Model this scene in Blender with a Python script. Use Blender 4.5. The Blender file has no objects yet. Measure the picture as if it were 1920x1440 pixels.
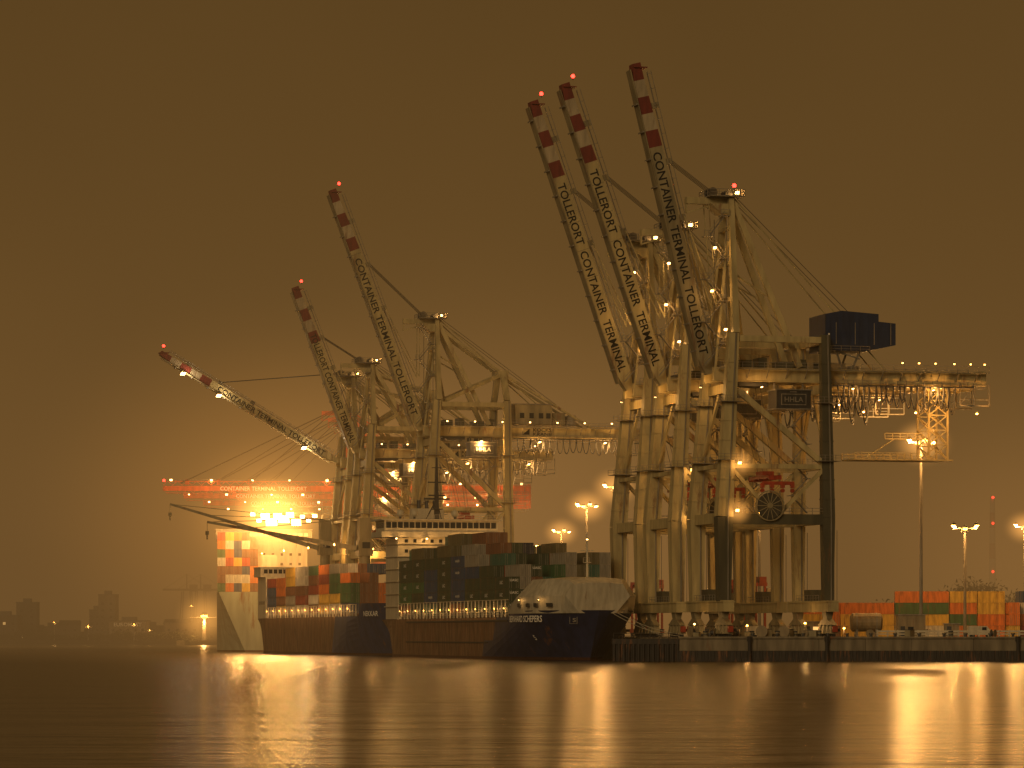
import bpy, math, random
from mathutils import Vector, Matrix
R = random.Random(7)
scene = bpy.context.scene
COL = scene.collection
rad = math.radians
try:
    scene.view_settings.view_transform = 'Standard'; scene.view_settings.look = 'None'
    scene.view_settings.exposure = 0
except Exception: pass

# ------------------------------------------------------------------ materials
MATS = {}
def paint(name, col, rough=.5, var=.35, scale=.25, rust=0.0, streak=True, metal=0.0, bump=.0):
    if name in MATS: return MATS[name]
    m = bpy.data.materials.new(name); m.use_nodes = True
    nt = m.node_tree; N = nt.nodes; Lk = nt.links
    b = N['Principled BSDF']; b.inputs['Roughness'].default_value = rough; b.inputs['Metallic'].default_value = metal
    tc = N.new('ShaderNodeTexCoord'); mp = N.new('ShaderNodeMapping')
    mp.inputs['Scale'].default_value = (1, 1, .18 if streak else 1)
    Lk.new(tc.outputs['Object'], mp.inputs['Vector'])
    n1 = N.new('ShaderNodeTexNoise'); n1.inputs['Scale'].default_value = scale*4; n1.inputs['Detail'].default_value = 6
    Lk.new(mp.outputs[0], n1.inputs['Vector'])
    r1 = N.new('ShaderNodeValToRGB'); r1.color_ramp.elements[0].position = .35; r1.color_ramp.elements[1].position = .7
    r1.color_ramp.elements[0].color = (*[c*(1-var) for c in col], 1); r1.color_ramp.elements[1].color = (*col, 1)
    Lk.new(n1.outputs[0], r1.inputs[0]); out = r1.outputs[0]
    if rust > 0:
        n2 = N.new('ShaderNodeTexNoise'); n2.inputs['Scale'].default_value = scale*2.3; n2.inputs['Detail'].default_value = 8
        n2.inputs['Roughness'].default_value = .7
        Lk.new(mp.outputs[0], n2.inputs['Vector'])
        r2 = N.new('ShaderNodeValToRGB'); r2.color_ramp.elements[0].position = .62-rust*.25; r2.color_ramp.elements[1].position = .72-rust*.15
        Lk.new(n2.outputs[0], r2.inputs[0])
        mx = N.new('ShaderNodeMixRGB'); mx.inputs[2].default_value = (.16, .07, .03, 1)
        Lk.new(r2.outputs[0], mx.inputs[0]); Lk.new(out, mx.inputs[1]); out = mx.outputs[0]
    Lk.new(out, b.inputs['Base Color'])
    if bump > 0:
        bp = N.new('ShaderNodeBump'); bp.inputs['Strength'].default_value = bump; bp.inputs['Distance'].default_value = .1
        Lk.new(n1.outputs[0], bp.inputs['Height']); Lk.new(bp.outputs[0], b.inputs['Normal'])
    MATS[name] = m; return m
def emis(name, col, s):
    if name in MATS: return MATS[name]
    m = bpy.data.materials.new(name); m.use_nodes = True
    b = m.node_tree.nodes['Principled BSDF']
    b.inputs['Base Color'].default_value = (*col, 1); b.inputs['Emission Color'].default_value = (*col, 1)
    b.inputs['Emission Strength'].default_value = s
    MATS[name] = m; return m

CREAM = paint('crane_cream', (.50, .41, .20), .62, .42, .14, rust=.20)
CREAMD = paint('crane_cream_dark', (.31, .26, .145), .65, .45, .14, rust=.25)
OLIVE_SHADE = paint('crane_olive_and_shade', (.085, .078, .045), .6, .4, .12, rust=.1)  # equipment colour; also shade painted onto one crane's unlit near legs and beam
RED = paint('stripe_red', (.17, .024, .016), .6, .35, .3)
WHITE = paint('stripe_white', (.42, .35, .23), .6, .35, .3, rust=.15)
DARK = paint('dark_steel', (.035, .035, .035), .5, .4, .5)
NAVY = paint('navy_panel', (.012, .026, .075), .45, .35, .3)
LETTER = paint('letter_black', (.010, .010, .009), .9, .2, 1)
LETW = paint('letter_white', (.80, .77, .70), .6, .1, 1)
STEEL = paint('galvanised_steel', (.25, .225, .18), .5, .4, .5)
CRRED = paint('crane_red', (.62, .10, .03), .5, .35, .2, rust=.1)
SPRED = paint('spreader_red', (.35, .05, .02), .5, .4, .4)
RUBBER = paint('black_cable', (.018, .018, .018), .6, .2, 1)
SODIUM = emis('lamp_sodium', (1, .45, .08), 14)
WARM = emis('lamp_warm', (1, .54, .16), 14)
HOT = emis('lamp_floodlight', (1, .58, .15), 60)
WARN = emis('lamp_red_warning', (1, .02, .012), 14)
WINLIT = emis('window_lit', (1, .6, .2), .9)
GLASS = paint('dark_glass', (.02, .025, .03), .12, .2, 1)
ORG = (1, .50, .14)
# ------------------------------------------------------------------ mesh builder
TCACHE = {}
def text_geo(body):
    if body in TCACHE: return TCACHE[body]
    cu = bpy.data.curves.new('txt', 'FONT'); cu.body = body; cu.size = 1; cu.align_x = 'CENTER'; cu.align_y = 'CENTER'
    cu.resolution_u = 3; cu.offset = .015
    ob = bpy.data.objects.new('txt', cu); COL.objects.link(ob)
    dg = bpy.context.evaluated_depsgraph_get(); dg.update()
    me = bpy.data.meshes.new_from_object(ob.evaluated_get(dg))
    vs = [(v.co.x, v.co.y) for v in me.vertices]; fs = [tuple(p.vertices) for p in me.polygons]
    bpy.data.objects.remove(ob); bpy.data.curves.remove(cu); bpy.data.meshes.remove(me)
    x0 = min(v[0] for v in vs); x1 = max(v[0] for v in vs); y0 = min(v[1] for v in vs); y1 = max(v[1] for v in vs)
    cx, cy = (x0+x1)/2, (y0+y1)/2
    vs = [((x-cx)/(x1-x0), (y-cy)/(y1-y0)) for x, y in vs]
    TCACHE[body] = (vs, fs); return TCACHE[body]

class MB:
    def __init__(s): s.v = []; s.f = []; s.m = []
    def add(s, vs, fs, mi=0):
        o = len(s.v); s.v += [tuple(v) for v in vs]; s.f += [tuple(i+o for i in f) for f in fs]; s.m += [mi]*len(fs)
    def hexa(s, p, mi=0):
        s.add(p, [(0,3,2,1),(4,5,6,7),(0,1,5,4),(1,2,6,5),(2,3,7,6),(3,0,4,7)], mi)
    def box(s, a, b, mi=0):
        x0,y0,z0 = a; x1,y1,z1 = b
        s.hexa([(x0,y0,z0),(x1,y0,z0),(x1,y1,z0),(x0,y1,z0),(x0,y0,z1),(x1,y0,z1),(x1,y1,z1),(x0,y1,z1)], mi)
    def beam(s, p, q, w, h=None, mi=0, w2=None, h2=None):
        h = w if h is None else h; w2 = w if w2 is None else w2; h2 = h if h2 is None else h2
        p = Vector(p); q = Vector(q); d = (q-p).normalized()
        up = Vector((0,0,1)) if abs(d.z) < .9 else Vector((1,0,0))
        a = d.cross(up).normalized(); b = a.cross(d).normalized()
        P = [p-a*w/2-b*h/2, p+a*w/2-b*h/2, p+a*w/2+b*h/2, p-a*w/2+b*h/2]
        Q_ = [q-a*w2/2-b*h2/2, q+a*w2/2-b*h2/2, q+a*w2/2+b*h2/2, q-a*w2/2+b*h2/2]
        s.hexa(P+Q_, mi)
    def tube(s, p, q, r, n=8, mi=0, r2=None):
        r2 = r if r2 is None else r2
        p = Vector(p); q = Vector(q); d = (q-p).normalized()
        up = Vector((0,0,1)) if abs(d.z) < .9 else Vector((1,0,0))
        a = d.cross(up).normalized(); b = a.cross(d)
        vs = []
        for i in range(n):
            t = 2*math.pi*i/n; vs.append(p+(a*math.cos(t)+b*math.sin(t))*r)
        for i in range(n):
            t = 2*math.pi*i/n; vs.append(q+(a*math.cos(t)+b*math.sin(t))*r2)
        fs = [(i,(i+1)%n,n+(i+1)%n,n+i) for i in range(n)]+[tuple(range(n))[::-1], tuple(range(n,2*n))]
        s.add(vs, fs, mi)
    def path(s, pts, r, n=4, mi=0):
        for a, b in zip(pts[:-1], pts[1:]): s.tube(a, b, r, n, mi)
    def prism(s, pts, y0, y1, mi=0):
        n = len(pts)
        vs = [(x,y0,z) for x,z in pts]+[(x,y1,z) for x,z in pts]
        s.add(vs, [(i,(i+1)%n,n+(i+1)%n,n+i) for i in range(n)]+[tuple(range(n))[::-1], tuple(range(n,2*n))], mi)
    def plan(s, pts, z0, z1, mi=0):
        n = len(pts)
        vs = [(x,y,z0) for x,y in pts]+[(x,y,z1) for x,y in pts]
        s.add(vs, [(i,(i+1)%n,n+(i+1)%n,n+i) for i in range(n)]+[tuple(range(n))[::-1], tuple(range(n,2*n))], mi)
    def ball(s, c, r, mi=0, n=8):
        vs = []; fs = []
        m = n//2
        for j in range(m+1):
            ph = math.pi*j/m
            for i in range(n):
                t = 2*math.pi*i/n
                vs.append((c[0]+r*math.sin(ph)*math.cos(t), c[1]+r*math.sin(ph)*math.sin(t), c[2]+r*math.cos(ph)))
        for j in range(m):
            for i in range(n): fs.append((j*n+i, (j+1)*n+i, (j+1)*n+(i+1)%n, j*n+(i+1)%n))
        s.add(vs, fs, mi)
    def text(s, body, c, xd, yd, W, H, mi=0):
        vs, fs = text_geo(body); c = Vector(c); xd = Vector(xd); yd = Vector(yd)
        s.add([c+xd*(x*W)+yd*(y*H) for x,y in vs], fs, mi)
    def rail(s, p, q, h=1.1, step=3, w=.09, mi=0):
        p = Vector(p); q = Vector(q); L = (q-p).length; n = max(1, int(L/step))
        up = Vector((0,0,h))
        s.beam(p+up, q+up, w, w, mi); s.beam(p+up*.5, q+up*.5, w*.7, w*.7, mi)
        for i in range(n+1):
            a = p.lerp(q, i/n); s.beam(a, a+up, w, w, mi)
    def mesh(s, name, mats):
        me = bpy.data.meshes.new(name); me.from_pydata(s.v, [], s.f)
        for m in mats: me.materials.append(m)
        me.polygons.foreach_set('material_index', s.m); me.update()
        return me
    def obj(s, name, mats, parent=None, loc=(0,0,0), rz=0):
        o = bpy.data.objects.new(name, s.mesh(name, mats)); COL.objects.link(o)
        o.location = loc; o.rotation_euler = (0,0,rz)
        if parent: o.parent = parent
        return o
def root(name, loc, rz, label, cat, group=None):
    e = bpy.data.objects.new(name, None); COL.objects.link(e); e.location = loc; e.rotation_euler = (0,0,rz)
    e.empty_display_size = 2
    e['label'] = label; e['category'] = cat
    if group: e['group'] = group
    return e
def tag(o, label, cat, group=None):
    o['label'] = label; o['category'] = cat
    if group: o['group'] = group
def one_beam(name, p, q, w, h, mats, parent):
    b = MB(); b.beam(p, q, w, h); return b.obj(name, mats, parent)
def plight(loc, power, parent=None, col=ORG, r=.5):
    l = bpy.data.lights.new('lamp_light', 'POINT'); l.energy = power; l.color = col; l.shadow_soft_size = r
    o = bpy.data.objects.new('lamp_light', l); COL.objects.link(o); o.location = loc
    if parent: o.parent = parent
    return o
def floodlight(loc, parent, power=0, mat=WARM, size=.9, col=ORG, d=(0,-1,-.6)):
    b = MB(); d = Vector(d).normalized()
    b.beam(Vector((0,0,0)), -d*.6*size, size*.9, size*.7, 0, size*.5, size*.4)
    b.beam(Vector((0,0,0)), d*.06, size*.85, size*.65, 1)
    b.beam((0,0,.3*size), (0,0,.9*size), .1, .1, 0)
    o = b.obj('floodlight', [DARK, mat], parent, loc)
    if power: plight(d*(.9*size), power, o, col, .35*size)
    return o

# ------------------------------------------------------------------ quay frame
A15 = rad(15); SN, CS = math.sin(A15), math.cos(A15)
X0, Y0, QZ, CZ = 39.5, 700.0, 4.7, 5.0
def Q(s, t): return (X0 - s*SN + t*CS, Y0 + s*CS + t*SN)

def crane(s=None, gz=50.5, za=87, L=63, ang=76, text='', rear=54, g=21, kind='A', pos=None, rz=A15, label='', lit=1.0, group=None, name='container_crane', boomlamps=()):
    loc = (*Q(s,0), QZ) if pos is None else (*pos, QZ)
    C = root(name, loc, rz, label, 'crane', group or 'gantry cranes along the quay')
    body = CRRED if kind == 'C' else CREAM
    yb, yt = 8.6, 7.0
    kz = 23.5; tz = gz+9
    for sx_, lean in ((0, 2.5), (g, 0)):
        for sy in (-1, 1):
            dk = kind == 'A' and sy == -1  # near-side steel carries its unlit shade as a dark colour
            b = MB(); x = sx_-(.5 if sx_ == 0 else 0)
            w0, w1, w2 = (2.3, 3.2, 2.0) if sx_ == 0 else (1.9, 2.5, 1.8)
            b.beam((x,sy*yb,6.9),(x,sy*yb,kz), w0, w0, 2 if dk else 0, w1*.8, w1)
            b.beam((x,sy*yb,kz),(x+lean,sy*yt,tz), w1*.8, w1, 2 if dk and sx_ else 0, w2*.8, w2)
            for k in range(8):
                zz = 27+k*(tz-29)/8
                f = (zz-kz)/(tz-kz); hw = (w1+(w2-w1)*f)/2+.07
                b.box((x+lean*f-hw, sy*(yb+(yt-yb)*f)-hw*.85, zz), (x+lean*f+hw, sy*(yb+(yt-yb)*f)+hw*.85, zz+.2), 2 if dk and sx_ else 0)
                if k in (2,5):
                    yy_ = sy*(yb+(yt-yb)*f); xx_ = x+lean*f
                    b.box((xx_-hw-1.0,yy_-hw-1.0,zz-.1),(xx_+hw+1.0,yy_+hw+1.0,zz),1)
                    b.rail((xx_-hw-1,yy_-hw-1,zz),(xx_+hw+1,yy_-hw-1,zz),1.1,1,.08,1); b.rail((xx_-hw-1,yy_+hw+1,zz),(xx_+hw+1,yy_+hw+1,zz),1.1,1,.08,1)
            b.beam((x+w0*.2,sy*yb-w0*.5-.2,7.2),(x+w0*.2,sy*yb-w1*.4-.2,kz),.28,.22,1)
            b.beam((x+w0*.2,sy*yb-w1*.4-.2,kz),(x+lean+.3,sy*yt-w2*.4-.2,tz),.28,.22,1)
            b.rail((x+w0*.5+.1, sy*yb-.9, 7), (x+w0*.5+.1, sy*yb-.9, 7.01), 14, 1, .08, 1)
            b.rail((x+w0*.5+.7, sy*yb-.9, 7), (x+w0*.5+.7, sy*yb-.9, 7.01), 14, 1, .08, 1)
            b.obj('leg', [body, STEEL, OLIVE_SHADE], C)
    for x in (-.5, g):
        b = MB(); b.box((x-1.1,-yb-3.2,5.0),(x+1.1,yb+3.2,7.2)); b.box((x-1.3,-yb-3.3,6.85),(x+1.3,yb+3.3,7.0))
        b.rail((x-1.1,-yb+2,7.2),(x-1.1,yb-2,7.2),1.1,1.6,.08,1); b.box((x-1,-2.2,7.2),(x+1,2.2,9.4),2)
        b.obj('sill_beam', [body,STEEL,OLIVE_SHADE], C)
        for sy in (-1, 1):
            b = MB(); yc = sy*yb
            b.prism([(x-.5,3.4),(x+.5,3.4),(x+.8,5.0),(x-.8,5.0)], yc-1.2, yc+1.2)
            b.hexa([(x-.6,yc-4,2.4),(x+.6,yc-4,2.4),(x+.6,yc+4,2.4),(x-.6,yc+4,2.4),(x-.6,yc-1.2,3.7),(x+.6,yc-1.2,3.7),(x+.6,yc+1.2,3.7),(x-.6,yc+1.2,3.7)])
            for kk in (-3.1, -1.1, 1.1, 3.1):
                b.hexa([(x-.7,yc+kk-.85,.7),(x+.7,yc+kk-.85,.7),(x+.7,yc+kk+.85,.7),(x-.7,yc+kk+.85,.7),(x-.5,yc+kk-.4,2.4),(x+.5,yc+kk-.4,2.4),(x+.5,yc+kk+.4,2.4),(x-.5,yc+kk+.4,2.4)],0)
                for w in (-.45, .45): b.tube((x-.25,yc+kk+w,.38),(x+.25,yc+kk+w,.38),.38,10,1)
                b.box((x+.7,yc+kk-.3,1.1),(x+1.5,yc+kk+.3,1.7),1)
            b.box((x-.5,yc+sy*4.2-.3,1),(x+.5,yc+sy*4.2+.3,2.2),2)
            b.obj('bogie', [CREAMD, DARK, SPRED], C)
    for sy in (-1,1):
        b = MB(); b.box((.6,sy*yb-.8,kz-1.4),(g-1,sy*yb+.8,kz+.6))
        b.rail((.8,sy*yb-.7,kz+.6),(g-1,sy*yb-.7,kz+.6),1.2,2.2,.1,1); b.obj('portal_beam', [OLIVE_SHADE if kind=='A' and sy==-1 else body, STEEL], C)
    for x in (-.45, g):
        b = MB(); b.box((x-.8,-yb+.9,kz-1.2),(x+.8,yb-.9,kz+.8)); b.obj('portal_beam', [body], C)
    for sy in (-1,1):
        y1 = sy*8.0; y0 = sy*8.4
        one_beam('cross_beam',(.5,y1,33.5),(g-.8,y1,33.5),.9,.9,[body],C)
        one_beam('diagonal_brace',(1.2,y0,33),(9.5,sy*8.6,kz+.7),.7,.7,[body],C)
        one_beam('diagonal_brace',(g-.8,y0,33),(11,sy*8.6,kz+.7),.7,.7,[body],C)
        one_beam('diagonal_brace',(2.6,sy*7.3,gz-2),(g-.8,y1,34.2),1.0,1.1,[body],C)
        if kind != 'C': one_beam('cross_beam',(3.2,sy*7.05,tz-1),(g-.5,sy*7.05,tz-1),1.0,1.2,[body],C)
        one_beam('diagonal_brace',(g,sy*7.6,34),(g,sy*1.0,gz-2.4),.55,.55,[body],C)
        one_beam('diagonal_brace',(.2,sy*7.8,34),(1.9,sy*1.0,gz-2.4),.55,.55,[body],C)
    for p,q,w,h in (((2,-7,gz-1.6),(2,7,gz-1.6),1.4,1.8),((g,-7,gz-1.6),(g,7,gz-1.6),1.4,1.8),((2.5,-7,tz-1),(2.5,7,tz-1),1.3,1.3),((g,-7,tz-1),(g,7,tz-1),1.3,1.3),((-.5,-8.6,33.5),(-.5,8.6,33.5),.7,.8),((g,-8.0,33.5),(g,8.0,33.5),.7,.8)):
        one_beam('cross_beam',p,q,w,h,[body],C)
    b = MB(); ax = 3.2
    for sy in (-1,1):
        b.beam((2.5,sy*7,tz),(ax,sy*2,za-.6),1.6,1.3,0,1.2,1.0)
        b.beam((ax+.6,sy*1.9,za-1.5),(17,sy*3.6,gz+2.8),.9,1.1)
        b.beam((5.2,sy*3.0,tz-1),(ax+.2,sy*2.0,za-12),.5,.5)
        b.beam((-.4,sy*3.1,gz+2.6),(ax-.8,sy*2.2,za-9),.45,.45)
        b.beam((3.0,sy*4.2,tz+12),(10.2,sy*2.9,tz+8),.35,.35)
    for zz in (tz+7, tz+14, tz+21):
        f = (zz-tz)/(za-tz)
        if zz < za-3: b.beam((2.6,-7+5*f,zz),(2.6,7-5*f,zz),.7,.7)
    b.obj('upper_frame', [body], C)
    b = MB()
    b.box((-5.5,-.7,za-1.6),(4.5,.7,za-.3)); b.box((-1.5,-3.6,za-.3),(5.6,3.6,za-.1),1)
    b.prism([(-1,za-1.6),(4.4,za-1.6),(3.8,za-3.6),(1.5,za-3.6)],-2.2,2.2)
    for y in (-1.4,-.5,.5,1.4): b.tube((-.3,y-.12,za+.7),(-.3,y+.12,za+.7),.95,12,2); b.tube((3,y-.12,za+.5),(3,y+.12,za+.5),.75,12,2)
    for a, c in (((-1.5,-3.6),(5.6,-3.6)),((-1.5,3.6),(5.6,3.6)),((5.6,-3.6),(5.6,3.6)),((-1.5,-3.6),(-1.5,3.6))):
        b.rail((*a,za-.1),(*c,za-.1),1.2,1.6,.1,1)
    b.beam((-5.4,0,za-.4),(-5.4,0,za-3.4),.3,.3); b.beam((-5.4,0,za-3.4),(0,0,za-1.7),.3,.3)
    b.obj('apex_platform', [body, STEEL, DARK], C)
    b = MB(); z = gz+3; k = 0
    while z < za-6:
        f = (z-gz)/(za-gz); xa, xb = -2.6+f*1.2, 1.2+f*.6
        if k % 2: xa, xb = xb, xa
        b.beam((xa,-2.8,z),(xb,-2.8,z+4.2),.8,.14); b.beam((xa,-3.2,z+1),(xb,-3.2,z+5.2),.09,.09)
        b.box((xb-.9,-3.4,z+4.15),(xb+.9,-1.4,z+4.3)); b.rail((xb-.9,-3.4,z+4.3),(xb+.9,-3.4,z+4.3),1.1,.9,.09)
        z += 4.2; k += 1
    b.rail((-.6,-3.1,gz),(-.6,-3.1,gz+.01), za-gz-5, 1, .12)
    b.rail((1.9,-3.1,gz),(1.9,-3.1,gz+.01), za-gz-5, 1, .12)
    b.obj('stair', [STEEL], C)
    for yst in (6.0,-5.4):
        b = MB(); z = 24.5; k = 0
        while z < gz-3:
            xa, xb = (3.2,6.4) if k%2 else (6.4,3.2)
            if yst < 0: xa += 11.5; xb += 11.5
            b.beam((xa,yst,z),(xb,yst,z+3.4),.8,.14); b.beam((xa,yst-.4,z+1),(xb,yst-.4,z+4.4),.08,.08)
            b.box((xb-.7,yst-1,z+3.3),(xb+.7,yst+1,z+3.45)); z += 3.4; k += 1
        b.obj('stair', [STEEL], C)
    b = MB(); gt = gz+2.6
    for sy in (-1,1):
        b.box((-.8,sy*3.2-.55,gz),(rear,sy*3.2+.55,gt)); b.box((-.8,sy*3.2-.75,gz-.18),(rear,sy*3.2+.75,gz-.003))
        b.box((-.5,sy*4.9-.6,gt-.35),(rear,sy*4.9+.6,gt-.25),1)
        b.rail((0,sy*5.4,gt-.25),(rear,sy*5.4,gt-.25),1.2,2.2,.09,1)
        for x in range(2,int(rear),4): b.beam((x,sy*3.7,gz+.5),(x,sy*5.4,gt-.4),.14,.14,1)
        for x in range(3,int(rear),6): b.box((x,sy*3.2-.62,gz+.05),(x+.15,sy*3.2+.62,gt-.4))
        b.box((g+1,sy*5.2-.4,gz-.9),(rear-1,sy*5.2+.4,gz-.75),1); b.rail((g+1,sy*5.6,gz-.75),(rear-1,sy*5.6,gz-.75),1.1,1.8,.09,1)
        for x in range(int(g)+2,int(rear)-1,4): b.beam((x,sy*4.6,gz-.9),(x,sy*3.8,gz+.3),.12,.12,1)
        if kind == 'A': b.box((g+2,sy*3.2-.4,gz-1.3),(rear-3,sy*3.2+.4,gz-.2))
    for x in range(4,int(rear),9): b.box((x,-2.6,gz+.5),(x+.7,2.6,gz+2))
    b.box((rear-1,-3.9,gz+.1),(rear-.2,3.9,gt+.2))
    if kind != 'C':
        for sy in (-4.6,4.6):
            for x in (rear-6, rear-3, rear+.3): b.beam((x,sy,gz-4.2),(x,sy,gz+.2),.18,.18,1)
            b.beam((rear-6,sy,gz-4.2),(rear+.3,sy,gz-4.2),.25,.25,1); b.beam((rear-6,sy,gz-3),(rear+.3,sy,gz-3),.12,.12,1)
            b.beam((rear-6,sy,gz-4.2),(rear-3,sy,gz),.12,.12,1)
        for x,w_,h_ in ((5,2.4,1.6),(9,1.6,2.1),(13,3,1.4),(17.2,1.6,1.9)): b.box((x,-2.4,gt+.02),(x+w_,1.6,gt+h_),2)
    b.obj('girder', [body, STEEL, OLIVE_SHADE], C)
    # boom
    a_ = rad(ang); d = Vector((-math.cos(a_),0,math.sin(a_))); n = Vector((math.sin(a_),0,math.cos(a_))); H = Vector((-1.0,0,gz+1.3))
    SL = .78 if 5 < ang < 50 else 1.0
    def bp(a,bb,y): return H+d*a+n*(bb*SL)+Vector((0,y,0))
    def seg(b,a0,a1,lo0,hi0,lo1,hi1,w,mi):
        b.hexa([bp(a0,lo0,-w),bp(a1,lo1,-w),bp(a1,lo1,w),bp(a0,lo0,w),bp(a0,hi0,-w),bp(a1,hi1,-w),bp(a1,hi1,w),bp(a0,hi0,w)],mi)
    b = MB(); W = 1.15
    bandl = 3.35; st = L-bandl*5
    if kind == 'C':
        seg(b,0,L,-.95,.95,-.75,.75,.9,0)
        for k in range(int(L/3)):
            b.beam(bp(k*3,1.0,-W),bp(k*3+1.5,2.2,-W),.16,.16,0); b.beam(bp(k*3+1.5,2.2,-W),bp(k*3+3,1.0,-W),.16,.16,0)
        b.beam(bp(0,2.2,-W),bp(L-2,2.2,-W),.25,.25,0)
        W = .9
    else:
        seg(b,0,4,-.6,.9,-1.55,1.55,W,0); seg(b,4,st,-1.55,1.55,-1.55,1.45,W,0)
        lo, hi = -1.55, 1.45
        for i in range(5):
            l2, h2 = (lo+.08, hi-.12) if i < 4 else (-.7, 1.0)
            seg(b,st+i*bandl,st+(i+1)*bandl,lo,hi,l2,h2,W,(1,2,1,2,1)[i]); lo, hi = l2, h2
        for k in range(7,int(st),6): seg(b,k,k+.14,-1.5,1.42,-1.5,1.42,W+.015,4)
    seg(b,2,L-1,-1.75,-1.58,-1.5,-1.35,W+.3,4 if kind!='C' else 0)
    k = 5
    while k < L-3:
        seg(b,k,k+.3,-1.95,-1.6,-1.95,-1.6,W+.35,3); k += 5.5
    for a in range(3,int(L)-1,3):
        p = bp(a,1.5,-W-.1); q = p+n*1.25; b.beam(p,q,.1,.1,3)
    for hh in (2.0,2.75): b.beam(bp(3,hh,-W-.1),bp(L-2,hh-.1,-W-.1),.1,.1,3)
    b.beam(bp(3,2.7,W+.1),bp(L-2,2.6,W+.1),.1,.1,3)
    if kind != 'C': b.box(tuple(bp(L-1,.9,0)-Vector((1.6,1.6,.1))), tuple(bp(L-1,.9,0)+Vector((1.2,1.6,.1))),1)
    for fr in (.5,.68,.86):
        b.beam(bp(L*fr,1.2,0),bp(L*fr,2.9,0),1.4,1.2,0 if kind=='C' else 4)
    bo = b.obj('boom', [CREAMD if kind=='A' else body, RED, WHITE, STEEL, CREAMD], C)  # this crane's boom takes the darker cream
    if text:
        b = MB()
        if ang > 50:
            a0, a1 = L*.065, L*.715
            b.text(text, bp((a0+a1)/2,-.05,-W-.05), -d, n, a1-a0, 1.8)
        elif ang > 5:
            b.text(text, bp(L*.38,-.05,-W-.05), -d, n, L*.6, 1.5)
        else:
            b.text(text, bp(L*.42,0,-W-.05), -d, n, L*.5, 1.3)
        b.obj('lettering', [LETW if kind=='C' else LETTER], bo)
    for fr in boomlamps: floodlight(tuple(bp(L*fr,-2.3,-1.3)), C, 2500, WARM, 1.7, (1,.75,.45), d=(.2,-.6,-.7))
    b = MB(); AP = Vector((-.3,0,za+.7))
    for y in (-1.2,-.4,.4,1.2):
        b.tube(bp(L*.68,2.6,y), AP+Vector((0,y,0)), .06, 4)
    if ang < 5:
        for y in (-1.5,1.5):
            b.tube(bp(L*.5,1.8,y), AP+Vector((0,y,0)), .09, 5); b.tube(bp(L*.9,1.6,y), AP+Vector((0,y,0)), .09, 5)
    elif ang > 50:
        for y in (-1.6,1.6):
            b.beam(bp(L*.5,2.4,y), bp(L*.2,4.6,y),.2,.2,1); b.beam(bp(L*.2,4.6,y), AP+Vector((-1,y,-2)),.18,.18,1)
    for y in (-1.5,1.5):
        b.tube((ax+1,y,za-.6),(rear*.62,y*2.1,gt+.2),.16,5,1)
        b.tube((ax+1,y,za),(rear*.6,y,gt+6),.06,4)
    b.obj('stay_cable', [DARK, body], C)
    if kind == 'B':
        b = MB()
        for sy in (-1,1):
            b.beam((g,sy*7,tz),(g,sy*2.5,70),1.5,1.3); b.beam((g,sy*2.5,69.5),(4.5,sy*6.5,tz),.8,.9)
            b.beam((g,sy*2.5,69.5),(rear*.75,sy*3.4,gt),.6,.6); b.beam((g,sy*2.5,69.5),(ax+1,sy*1.9,za-3),.6,.7)
        b.box((g-1.5,-3.2,69.2),(g+1.5,3.2,70.4)); b.obj('rear_pylon', [body], C)
    if kind == 'A':
        b = MB(); z0 = gz+6.2
        b.prism([(21.8,z0),(30.5,z0),(36.6,z0+1.3),(36.6,z0+5.6),(33.0,z0+5.9),(33.0,z0+7.4),(25.2,z0+7.9),(21.8,z0+7.2)],-5.2,4.2,0)
        for x in (24,28,32,35.5): b.box((x,-5.26,z0+1.3),(x+.12,-5.2,z0+5.6),1)
        for x in (23,25,27,29,31): b.box((x,-5.23,z0+.5),(x+.08,-5.19,z0+6.8),0)
        b.box((22.4,-5.27,z0+1.6),(22.7,-5.2,z0+3.4),2)
        for x in (24.5,29.5): b.beam((x,-4,z0),(27+(x-27)*.4,-3.4,gt),.35,.35,1); b.beam((x,4,z0),(27+(x-27)*.4,3.4,gt),.35,.35,1)
        b.beam((24.5,-4,z0),(29.5,-4,z0-1.5),.25,.25,1)
        b.rail((21,-5.6,z0-.2),(31,-5.6,z0-.2),1.1,2,.08,1)
        b.obj('machinery_house', [NAVY, STEEL, LETW], C)
    else:
        b = MB(); z0 = gt+.6
        b.box((24,-4.4,z0),(34,4.4,z0+5.2)); b.box((23.7,-4.7,z0+5.2),(34.3,4.7,z0+5.45),1)
        b.box((34.6,-3,z0),(38,3,z0+3.2)); b.tube((40,-2,z0),(40,-2,z0+2.6),1.2,12,1); b.tube((40,1.5,z0),(40,1.5,z0+2.6),1.2,12,1)
        for x in (25.2,27.8,30.4,32.4): b.box((x,-4.46,z0+1.6),(x+1.2,-4.4,z0+3.0),2)
        b.rail((22,-5.6,z0),(42,-5.6,z0),1.1,2,.09,1)
        b.obj('machinery_house', [CREAMD, STEEL, GLASS], C)
    b = MB(); x0, x1 = 11.2, 18.4; z1 = gz-1.9; z0 = z1-3.6
    b.box((x0,-6.3,z0),(x1,-1.5,z1)); b.box((x0-.3,-6.6,z1),(x1+.3,-1.2,z1+.2),2); b.box((x0-.6,-6.9,z0-.2),(x1+.6,-1,z0),2)
    b.box((x0+1,-6.36,z0+.7),(x1-1,-6.3,z1-.7),1); b.box((x0+1.15,-6.40,z0+.85),(x1-1.15,-6.36,z1-.85),0)
    for x in (x0+.6,x1-.6): b.beam((x,-3,z1),(x,-3.2,gz),.3,.3,2)
    eh = b.obj('electrical_house', [DARK, STEEL, STEEL], C)
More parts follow.
